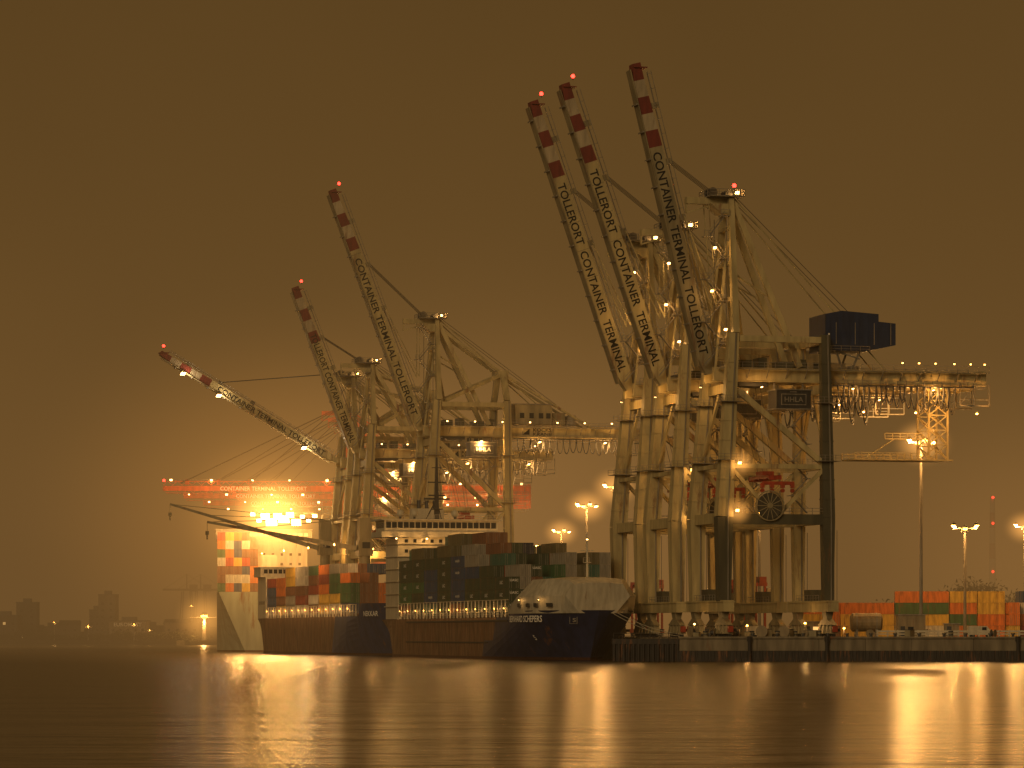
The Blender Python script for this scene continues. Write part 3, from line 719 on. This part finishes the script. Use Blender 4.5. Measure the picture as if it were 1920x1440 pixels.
def lamp_mast(x,y,h,heads=4,power=9000,z0=QZ,size=1.0,g='floodlight masts in the terminal'):
    M = root('lamp_mast',(x,y,z0),0,'tall slender steel mast with sodium floodlight cluster','light mast',g)
    b = MB(); b.tube((0,0,0),(0,0,h),.42*size,10,0,.2*size); b.beam((-2.6*size,0,h),(2.6*size,0,h),.25,.25); b.box((-.8,-.8,h-.8),(.8,.8,h-.6))
    b.rail((-.8,-.8,h-.6),(.8,-.8,h-.6),1,.8,.07); b.box((-.35,-.5,.0),(.35,-.3,1.6))
    b.obj('pole',[STEEL],M)
    for i in range(heads):
        xx = (-2.5+5*i/(heads-1))*size if heads > 1 else 0
        floodlight((xx,-.3,h-.1 if i%2 else h+.5),M,power if i in (0,heads-1) else 0,SODIUM,1.15*size,(1,.48,.13),d=((xx)*.15,-.6,-1))
    return M
lamp_mast(85,737,40.5,4,24000)
lamp_mast(20,950,35,4,9000); lamp_mast(26,900,38,3,7000); lamp_mast(16,1150,34,4,9000); lamp_mast(12,1350,34,3,9000)
lamp_mast(144.5,1000,31,2,20000); lamp_mast(60,860,30,3,7000); lamp_mast(100,783,24,3,7000)
lamp_mast(-40,1500,20,2,9000)
CON = paint('quay_concrete',(.23,.19,.125),.8,.5,.15,rust=.12,bump=.4); GR = paint('yard_asphalt',(.07,.065,.055),.8,.3,.1,streak=False)
PILE = paint('sheet_pile',(.035,.03,.025),.7,.5,.4,rust=.3)
b = MB(); e0 = Q(-3,-2.6); e1 = Q(365,-2.6)
poly = [(32.5,688),(900,688),(900,3200),(-200,3200),(-90,1500),(e1[0],e1[1]),(e0[0],e0[1]),(32.5,698)]
b.plan(poly,-3,QZ-.004); o = b.obj('quay',[CON]); o['kind'] = 'structure'
b = MB(); b.add([(x+(.5 if x<50 else 0),y+.6,QZ) for x,y in poly],[tuple(range(len(poly)))]); o = b.obj('ground',[GR]); o['kind'] = 'structure'
b = MB()
x = 32.5; i = 0
while x < 250:
    w = R.choice((9,12,15)); b.box((x+.04,687.6-.03*(i%2),2.1),(x+w-.04,687.98,4.45)); x += w; i += 1
b.box((32.3,687.2,4.46),(250,688.4,4.85))
o = b.obj('quay_wall',[CON]); tag(o,'long stained concrete quay end wall with jointed panels','quay wall')
b = MB(); x = 32.3
while x < 250:
    b.box((x,687.35,-2),(x+.7,687.97,2.08)); b.box((x+.75,687.6,-2),(x+1.2,687.96,2.05)); x += 1.25
o = b.obj('sheet_pile_wall',[PILE]); tag(o,'dark steel sheet piling below the quay wall','quay wall')
for x in (46,61,98,135):
    b = MB(); b.tube((0,0,-2),(0,0,4.9),.35,8); b.box((-.5,.1,3.9),(.5,.45,4.9)); o = b.obj('fender_pile',[PILE],None,(x,686.7,0)); tag(o,'dark fender pile standing against the quay wall','fender','fender piles on the quay')
J = root('jetty',(19.5,689,0),0,'dark timber-piled jetty at the end of the quay','jetty')
b = MB(); b.box((0,0,3.4),(12.9,6,4.4)); b.rail((.2,.2,4.4),(12.7,.2,4.4),1.1,1.6,.1); b.obj('deck',[PILE],J)
b = MB()
for i in range(14): b.tube((.3+i*.95,.1,-2),(.3+i*.95,.1,3.4),.33,7)
b.box((.1,.3,-.5),(12.8,.6,3.38)); b.obj('piling',[PILE],J)
wm = bpy.data.materials.new('water'); wm.use_nodes = True; nt = wm.node_tree; N = nt.nodes; Lk = nt.links; bs = N['Principled BSDF']
bs.inputs['Base Color'].default_value = (.05,.028,.008,1); bs.inputs['Roughness'].default_value = .22; bs.inputs['IOR'].default_value = 1.26
tc = N.new('ShaderNodeTexCoord'); hs = []
for sc,dt,st,dist in (((.035,.09,1),3,.6,.9),((.22,.5,1),4,.7,.30),((.8,1.5,1),2,.7,.09)):
    mp = N.new('ShaderNodeMapping'); mp.inputs['Scale'].default_value = sc; nz = N.new('ShaderNodeTexNoise'); nz.inputs['Scale'].default_value = 1; nz.inputs['Detail'].default_value = dt
    Lk.new(tc.outputs['Object'],mp.inputs[0]); Lk.new(mp.outputs[0],nz.inputs['Vector'])
    bp_ = N.new('ShaderNodeBump'); bp_.inputs['Strength'].default_value = st; bp_.inputs['Distance'].default_value = dist
    Lk.new(nz.outputs[0],bp_.inputs['Height'])
    if hs: Lk.new(hs[-1].outputs[0],bp_.inputs['Normal'])
    hs.append(bp_)
Lk.new(hs[-1].outputs[0],bs.inputs['Normal'])
b = MB(); b.add([(-4000,-300,0),(4000,-300,0),(4000,9000,0),(-4000,9000,0)],[(0,1,2,3)]); o = b.obj('water',[wm]); o['kind'] = 'structure'

palY = ['orange','white','yellow','green','orange','brown','white','orange','scarlet','yellow','green','orange','blue']
def yard_row(x0,y,n,endp=.2):
    x = x0
    for i in range(n):
        T = R.choice((3,4,4,4)) ; endon = R.random() < endp; sz = 12.2 if R.random() < .2 else 6.1
        wd = 2.44 if endon else sz
        rot = -math.pi/2 if endon else 0
        for k in range(T):
            c = R.choice(palY); lg = R.choice(LOGO.get(c,[None]))
            put_container(Matrix.Translation((x+wd/2,y+R.uniform(-.1,.1),QZ+.01+k*2.62)) @ Matrix.Rotation(rot+R.uniform(-.004,.004),4,'Z'),c,sz,'stacked in the terminal yard','containers stacked in the yard',lg)
        x += wd+.3
yard_row(66,812,13)
TAN = paint('tank_tan',(.26,.20,.11),.6,.35,.4,rust=.25)
T_ = root('storage_tank',(71.5,716,QZ),0,'horizontal cylindrical storage tank on saddles beside sheds','tank')
b = MB(); b.tube((-2.8,0,3.0),(2.8,0,3.0),1.9,18); b.tube((-3.2,0,3.0),(-2.8,0,3.0),1.4,18,0,1.9); b.tube((2.8,0,3.0),(3.2,0,3.0),1.9,18,0,1.4)
for x in (-2,2): b.box((x-.25,-1.5,0),(x+.25,1.5,1.6),1); b.tube((x-.1,0,3.0),(x+.1,0,3.0),1.95,18,1)
b.obj('tank_body',[TAN,STEEL],T_)
def cabin(x,y,w,d,h,lit,label):
    c = root('site_cabin',(x,y,QZ),R.uniform(-.1,.1),label,'cabin','cabins on the quay')
    b = MB(); b.box((-w/2,-d/2,.2),(w/2,d/2,h)); b.box((-w/2-.2,-d/2-.2,h),(w/2+.2,d/2+.2,h+.2),1); b.obj('wall',[TAN,STEEL],c)
    b = MB(); b.box((-w/2+.5,-d/2-.06,.2),(-w/2+1.4,-d/2,2.2)); b.obj('door',[DARK],c)
    for k in range(int((w-2)/2)): b = MB(); b.box((-w/2+2+k*2,-d/2-.06,1.1),(-w/2+3.1+k*2,-d/2,2.1)); b.box((-w/2+1.95+k*2,-d/2-.09,1.02),(-w/2+3.15+k*2,-d/2-.02,1.1),1); b.obj('window',[WINLIT if lit else GLASS,STEEL],c)
cabin(80,712,5.5,4,4.4,0,'tall tan equipment cabin on the quay'); cabin(88.5,714,3,3,2.6,1,'small cabin with lit window on quay'); cabin(60.5,714,4,3,3,1,'tan cabin with lit window beside crane legs')
B_ = MB(); x = 72
while x < 125: B_.box((x,0,0),(x+.3,.3,1.4)); x += 2
B_.box((72,-.1,1.0),(125,-.003,1.35)); B_.box((72,-.1,.5),(125,-.003,.75))
o = B_.obj('guard_rail',[SHW],None,(0,700,QZ)); tag(o,'white painted steel guard rail along quay road','guard rail')
for i in range(22):
    x = 38+i*4.6+R.uniform(-.6,.6)
    b = MB(); b.tube((0,0,0),(0,0,.55),.28,10); b.tube((0,0,.55),(0,0,.8),.45,10,0,.4); b.box((-.5,-.5,0),(.5,.5,.08)); o = b.obj('bollard',[DARK],None,(x,689.6,QZ)); tag(o,'black cast-iron mooring bollard on the quay edge','bollard','bollards along the quay edge')
def straddle(x,y,rz):
    c = root('straddle_carrier',(x,y,QZ),rz,'red straddle carrier parked behind the crane legs','straddle carrier','straddle carriers in the terminal')
    b = MB()
    for sx_ in (-4.5,-1.5,1.5,4.5):
        for sy in (-2.2,2.2): b.box((sx_-.25,sy-.2,1),(sx_+.25,sy+.2,11.5))
    for sy in (-2.2,2.2): b.box((-5.2,sy-.35,1.0),(5.2,sy+.35,1.9)); b.box((-5,sy-.3,11.5),(5,sy+.3,12.3))
    b.box((-4.8,-2.5,12.3),(-3,2.5,12.9)); b.box((3,-2.5,12.3),(4.8,2.5,13.6)); b.obj('frame',[SPRED],c)
    for sx_ in (-4,-1.4,1.4,4):
        for sy in (-2.2,2.2): b = MB(); b.tube((sx_,sy-.3,.8),(sx_,sy+.3,.8),.8,14); b.tube((sx_,sy-.32,.8),(sx_,sy+.32,.8),.3,10,1); b.obj('wheel',[RUBBER,STEEL],c)
    b = MB(); b.box((5.05,-2.4,9),(6.6,-.6,11)); b.box((6.6,-2.3,9.5),(6.65,-.7,10.8),1); b.obj('operator_cab',[SHW,GLASS],c)
straddle(32,840,1.2); straddle(52,800,.4)
def van(x,y,rz,body):
    c = root('parked_van',(x,y,QZ),rz,'white service van parked on the quay','van','vans parked on the quay')
    b = MB(); b.prism([(-2.6,.45),(2.5,.45),(2.6,1.1),(1.8,1.35),(1.1,2.2),(-2.6,2.25)],-.95,.95); o = b.obj('body',[body],c)
    b = MB(); b.prism([(1.85,1.4),(1.2,2.1),(1.12,2.1),(1.7,1.4)],-.8,.8); b.obj('windscreen',[GLASS],o)
    for yy_ in (-.99,.96): b = MB(); b.box((.1,yy_,1.4),(1.0,yy_+.03,2.0)); b.obj('window',[GLASS],o)
    for sx_ in (-1.7,1.6):
        for sy in (-.85,.85): b = MB(); b.tube((sx_,sy-.12,.38),(sx_,sy+.12,.38),.38,14); b.tube((sx_,sy-.13,.38),(sx_,sy+.13,.38),.2,10,1); b.obj('wheel',[RUBBER,STEEL],c)
van(93,704,.1,SHW); van(106,703,3.2,SHW); van(49,706,.2,SHW)
for x,y,z,p in ((46,694,7.0,300),(58,702,7.5,400),(66,705,6.5,300),(36,700,7.3,300)):
    W_ = root('work_light',(x,y,QZ),0,'small portable work light on a tripod stand','work light','work lights on the quay')
    b = MB()
    for a in (0,2.1,4.2): b.beam((math.cos(a)*.6,math.sin(a)*.6,0),(0,0,1.4),.06,.06)
    b.tube((0,0,1.3),(0,0,z-QZ),.05,6); b.obj('stand',[DARK],W_); floodlight((0,-.1,z-QZ),W_,p,SODIUM,.4,(1,.5,.15))
for i in range(24):
    x = 35+i*1.5+R.uniform(-.5,.5) if i < 18 else 70+(i-18)*8; y = 691+R.uniform(0,5)
    k = i%3; c = root(('cable_drum','tool_crate','spare_wheel_stack')[k],(x,y,QZ),R.uniform(0,3),('wooden cable drum lying on the quay beside crane rails','battered dark tool crate on the quay by crane rails','stack of spare crane wheels on the quay')[k],('cable drum','crate','wheels')[k],'gear lying around the crane feet')
    b = MB(); sc = R.uniform(.7,1.3)
    if k == 0: b.tube((-.5*sc,0,.9*sc),(-.4*sc,0,.9*sc),.9*sc,16); b.tube((.4*sc,0,.9*sc),(.5*sc,0,.9*sc),.9*sc,16); b.tube((-.4*sc,0,.9*sc),(.4*sc,0,.9*sc),.55*sc,12,1)
    elif k == 1:
        b.box((-1*sc,-.6,.1),(1*sc,.6,1.3*sc)); b.box((-1.05*sc,-.65,1.3*sc),(1.05*sc,.65,1.4*sc),1)
        for xx in (-.8,.8): b.box((xx*sc-.08,-.7,0),(xx*sc+.08,.7,.1),1)
    else:
        for j in range(4): b.tube((0,0,.02+j*.32),(R.uniform(-.03,.03),0,.3+j*.32),.5*sc,12,j%2)
    b.obj('body',[TAN if k == 0 else CREAMD,DARK],c)
c = root('chimney',(298,2200,QZ),0,'tall slim striped chimney with red warning lights','chimney')
b = MB()
for i in range(9): b.tube((0,0,i*9.6),(0,0,(i+1)*9.6),2.6-i*.12,16,i%2 if i>4 else 0,2.48-i*.12)
b.obj('shaft',[paint('chimney_grey',(.25,.22,.18),.8,.3,.2),RED],c)
for z in (40,70,86): b = MB(); b.ball((0,-2.6,z),.8,0); b.tube((0,-2.6,z),(0,-1.5,z),.2,6,1); b.obj('warning_light',[WARN,DARK],c)
b = MB(); pts = [(-900,1850),(-175,1850),(-150,1900),(-120,2100),(-100,3500),(-900,3500)]
b.plan(pts,-2,2.6); o = b.obj('far_shore',[paint('shore_ground',(.05,.045,.03),.9,.4,.05,streak=False)]); o['kind'] = 'structure'
BLD = [paint('facade_a',(.10,.09,.08),.8,.3,.1),paint('facade_b',(.18,.16,.13),.8,.3,.1),paint('facade_c',(.07,.06,.05),.8,.3,.1)]
def building(x,y,w,d,h,lab,roof='flat',pl=.12):
    c = root('building',(x,y,2.6),R.uniform(-.15,.15),lab,'building','buildings on the far shore')
    b = MB(); b.box((-w/2,-d/2,0),(w/2,d/2,h)); m = R.choice(BLD); b.obj('wall',[m],c)
    b = MB()
    if roof == 'gable': b.add([(-w/2-.3,-d/2-.3,h),(w/2+.3,-d/2-.3,h),(w/2+.3,d/2+.3,h),(-w/2-.3,d/2+.3,h),(-w/2-.3,0,h+d*.2),(w/2+.3,0,h+d*.2)],[(0,1,5,4),(2,3,4,5),(1,2,5),(3,0,4)])
    else: b.box((-w/2-.2,-d/2-.2,h),(w/2+.2,d/2+.2,h+.5)); b.box((-w/5,-d/4,h+.5),(w/6,d/4,h+2.4))
    b.obj('roof',[DARK],c)
    b = MB(); nx = max(2,int(w/4)); nz = max(1,int(h/3.6))
    for i in range(nx):
        for k in range(nz): xx = -w/2+(i+.5)*w/nx; b.box((xx-.7,-d/2-.1,1.2+k*3.5),(xx+.7,-d/2-.01,2.6+k*3.5),0 if R.random() < pl else 1)
    b.obj('window',[WINLIT,GLASS],c)
    return c
building(-260,1905,11,10,20,'dark tower-like industrial building on far shore'); building(-268,1880,14,12,13,'mid-rise dark industrial block on far shore')
building(-215,1890,9,12,24,'tall dark silo building on the far shore'); building(-222,1895,6,9,16,'narrow dark block beside the silo on far shore'); sgn = building(-202,1876,20,10,10,'low warehouse with a rooftop sign on the far shore')
b = MB(); b.text('EUROMAST',(0,-5.3,8.3),(1,0,0),(0,0,1),15,1.9); b.obj('lettering',[LETW],sgn)
for i in range(16):
    x = -290+i*8.5+R.uniform(-3,3); building(x,1880+R.uniform(-15,60),R.uniform(9,20),R.uniform(8,14),R.uniform(4,9),'low dark harbour building on the far shore',R.choice(('flat','gable')),.05)
for x,y,h,p,sz in ((-161,1856,12,40000,3.4),(-222,1858,7,1500,.7),(-198,1858,8,1500,.7),(-190,1860,5,700,.5),(-240,1860,9,500,.5),(-170,1880,18,600,.5)):
    lamp_mast(x,y,h,1,p,2.6,sz,'lamps on the far shore')
for x in (-188,-180):
    c = root('harbour_crane',(x,2050,2.6),.3,'distant dark lattice harbour crane on the far shore','crane','distant harbour cranes'); b = MB()
    for sx_ in (-4,4):
        for sy in (-4,4): b.beam((sx_,sy,0),(sx_*.6,sy*.6,28),.5,.5)
    b.beam((-14,0,29),(16,0,29),1,1.2); b.beam((0,0,29),(0,0,38),.6,.6); b.beam((0,0,38),(14,0,29.5),.2,.2); b.beam((0,0,38),(-13,0,29.5),.2,.2); b.box((2,-2,28),(6,2,32)); b.obj('frame',[DARK],c)
LEAF = paint('foliage_dark',(.045,.05,.02),.8,.5,.3,streak=False)
def wood(name,x0,x1,y0,y1,h,z,n,lab):
    b = MB()
    for i in range(n):
        cx,cy = R.uniform(x0,x1),R.uniform(y0,y1); r = R.uniform(1.5,3.2)*h/8; cz0 = z+R.uniform(.0,.8)*h*(.6+.4*math.sin(cx*.13)*math.cos(cx*.041))
        for k in range(34):
            v = Vector((R.gauss(0,1),R.gauss(0,1),R.gauss(0,1))).normalized()*r*R.uniform(.3,1); p = Vector((cx,cy,cz0))+v
            a = Vector((R.uniform(-1,1),R.uniform(-1,1),R.uniform(-1,1)))*.8; c = Vector((R.uniform(-1,1),R.uniform(-1,1),R.uniform(-1,1)))*.8
            b.add([p-a,p+c,p+a],[(0,1,2)])
    o = b.obj(name,[LEAF]); o['kind'] = 'stuff'; o['label'] = lab; o['category'] = 'trees'
wood('shore_trees',-300,-165,1853,1875,6,2.6,300,'dark mass of trees along the far shore'); wood('tree_line',125,175,1180,1220,19,QZ,600,'dark tree line behind the container yard')

# ------------------------------------------------------------------ haze: volumes with their own emission, imitating lamplight scattered in mist
def vol(name,col,dens,emul,radius=None):
    m = bpy.data.materials.new(name); m.use_nodes = True; nt = m.node_tree; nt.nodes.clear(); N = nt.nodes; Lk = nt.links
    o = N.new('ShaderNodeOutputMaterial'); e = N.new('ShaderNodeEmission')
    e.inputs['Color'].default_value = (*col,1); e.inputs['Strength'].default_value = emul
    if radius:
        tc = N.new('ShaderNodeTexCoord'); vm = N.new('ShaderNodeVectorMath'); vm.operation = 'DOT_PRODUCT'
        Lk.new(tc.outputs['Object'],vm.inputs[0]); Lk.new(tc.outputs['Object'],vm.inputs[1])
        a1 = N.new('ShaderNodeMath'); a1.operation = 'DIVIDE'; a1.inputs[1].default_value = radius*radius; Lk.new(vm.outputs['Value'],a1.inputs[0])
        a2 = N.new('ShaderNodeMath'); a2.operation = 'SUBTRACT'; a2.inputs[0].default_value = 1; a2.use_clamp = True; Lk.new(a1.outputs[0],a2.inputs[1])
        a3 = N.new('ShaderNodeMath'); a3.operation = 'POWER'; a3.inputs[1].default_value = 3; Lk.new(a2.outputs[0],a3.inputs[0])
        a4 = N.new('ShaderNodeMath'); a4.operation = 'MULTIPLY'; a4.inputs[1].default_value = emul; Lk.new(a3.outputs[0],a4.inputs[0])
        Lk.new(a4.outputs[0],e.inputs['Strength'])
    if dens > 0:
        a = N.new('ShaderNodeVolumeAbsorption'); ad = N.new('ShaderNodeAddShader')
        a.inputs['Color'].default_value = (0,0,0,1); a.inputs['Density'].default_value = dens
        Lk.new(a.outputs[0],ad.inputs[0]); Lk.new(e.outputs[0],ad.inputs[1]); Lk.new(ad.outputs[0],o.inputs['Volume'])
    else: Lk.new(e.outputs[0],o.inputs['Volume'])
    return m
b = MB(); b.box((-3500,640,-3),(3500,4000,130)); o = b.obj('emissive_haze',[vol('harbour_emissive_mist',(.165,.084,.024),.00055,.00055)]); o['kind'] = 'structure'
b = MB(); b.box((-3490,1320,-2.5),(3490,3990,70)); o = b.obj('emissive_haze',[vol('distant_emissive_mist',(.135,.068,.020),.0009,.0009)]); o['kind'] = 'structure'
def glow(c,rp,col,sq_=.85):  # emissive balls put lamp halos and sky glow into the air
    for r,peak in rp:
        b = MB(); b.ball((0,0,0),r,0,20); o = b.obj('emissive_haze',[vol('emissive_glow',col,0,peak/(.914*r),r)],None,c); o.scale = (1,1,sq_); o['kind'] = 'structure'
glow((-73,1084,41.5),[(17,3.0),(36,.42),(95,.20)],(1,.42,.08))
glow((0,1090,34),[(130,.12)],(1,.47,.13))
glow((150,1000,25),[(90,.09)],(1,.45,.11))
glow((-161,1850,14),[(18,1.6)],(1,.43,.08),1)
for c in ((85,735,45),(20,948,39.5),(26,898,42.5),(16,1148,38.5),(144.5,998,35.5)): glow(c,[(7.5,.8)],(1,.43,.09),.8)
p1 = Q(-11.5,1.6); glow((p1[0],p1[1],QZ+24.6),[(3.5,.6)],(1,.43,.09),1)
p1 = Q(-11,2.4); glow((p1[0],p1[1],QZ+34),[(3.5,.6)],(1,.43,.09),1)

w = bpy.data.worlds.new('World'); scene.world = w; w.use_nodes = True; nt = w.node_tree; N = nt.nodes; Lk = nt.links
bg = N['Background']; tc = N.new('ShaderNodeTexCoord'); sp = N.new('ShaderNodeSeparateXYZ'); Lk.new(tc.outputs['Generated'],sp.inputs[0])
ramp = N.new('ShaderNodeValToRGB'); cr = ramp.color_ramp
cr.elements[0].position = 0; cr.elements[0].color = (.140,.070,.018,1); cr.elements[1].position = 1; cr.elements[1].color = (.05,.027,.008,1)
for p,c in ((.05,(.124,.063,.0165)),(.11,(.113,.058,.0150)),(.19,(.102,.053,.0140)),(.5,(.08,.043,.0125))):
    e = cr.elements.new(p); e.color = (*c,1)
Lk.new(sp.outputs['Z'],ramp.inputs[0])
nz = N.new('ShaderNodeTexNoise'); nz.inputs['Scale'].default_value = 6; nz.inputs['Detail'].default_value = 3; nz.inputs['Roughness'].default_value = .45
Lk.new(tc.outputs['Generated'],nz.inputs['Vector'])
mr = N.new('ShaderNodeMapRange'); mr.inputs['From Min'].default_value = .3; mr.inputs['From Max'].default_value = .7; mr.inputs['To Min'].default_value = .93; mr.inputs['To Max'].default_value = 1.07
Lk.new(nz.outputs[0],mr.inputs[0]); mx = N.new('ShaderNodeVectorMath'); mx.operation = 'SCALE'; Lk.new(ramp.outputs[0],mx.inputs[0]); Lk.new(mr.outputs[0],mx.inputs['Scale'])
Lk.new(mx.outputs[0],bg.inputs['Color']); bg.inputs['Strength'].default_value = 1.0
sl = bpy.data.lights.new('fill_sun','SUN'); sl.energy = .95; sl.color = (1,.70,.36); sl.angle = rad(25)  # added night fill from behind the camera, standing in for city glow
so = bpy.data.objects.new('fill_sun',sl); COL.objects.link(so)
so.rotation_euler = Vector((.35,1,-.38)).to_track_quat('-Z','Y').to_euler()

cam = bpy.data.cameras.new('Camera'); co = bpy.data.objects.new('Camera',cam); COL.objects.link(co); scene.camera = co
co.location = (0,0,CZ); co.rotation_euler = (math.pi/2,0,0); cam.sensor_width = 36; cam.lens = 36*6650/1920; cam.shift_y = 472/1920
cam.clip_start = 1; cam.clip_end = 20000
print('containers', len(NC), 'objects', len(bpy.data.objects))
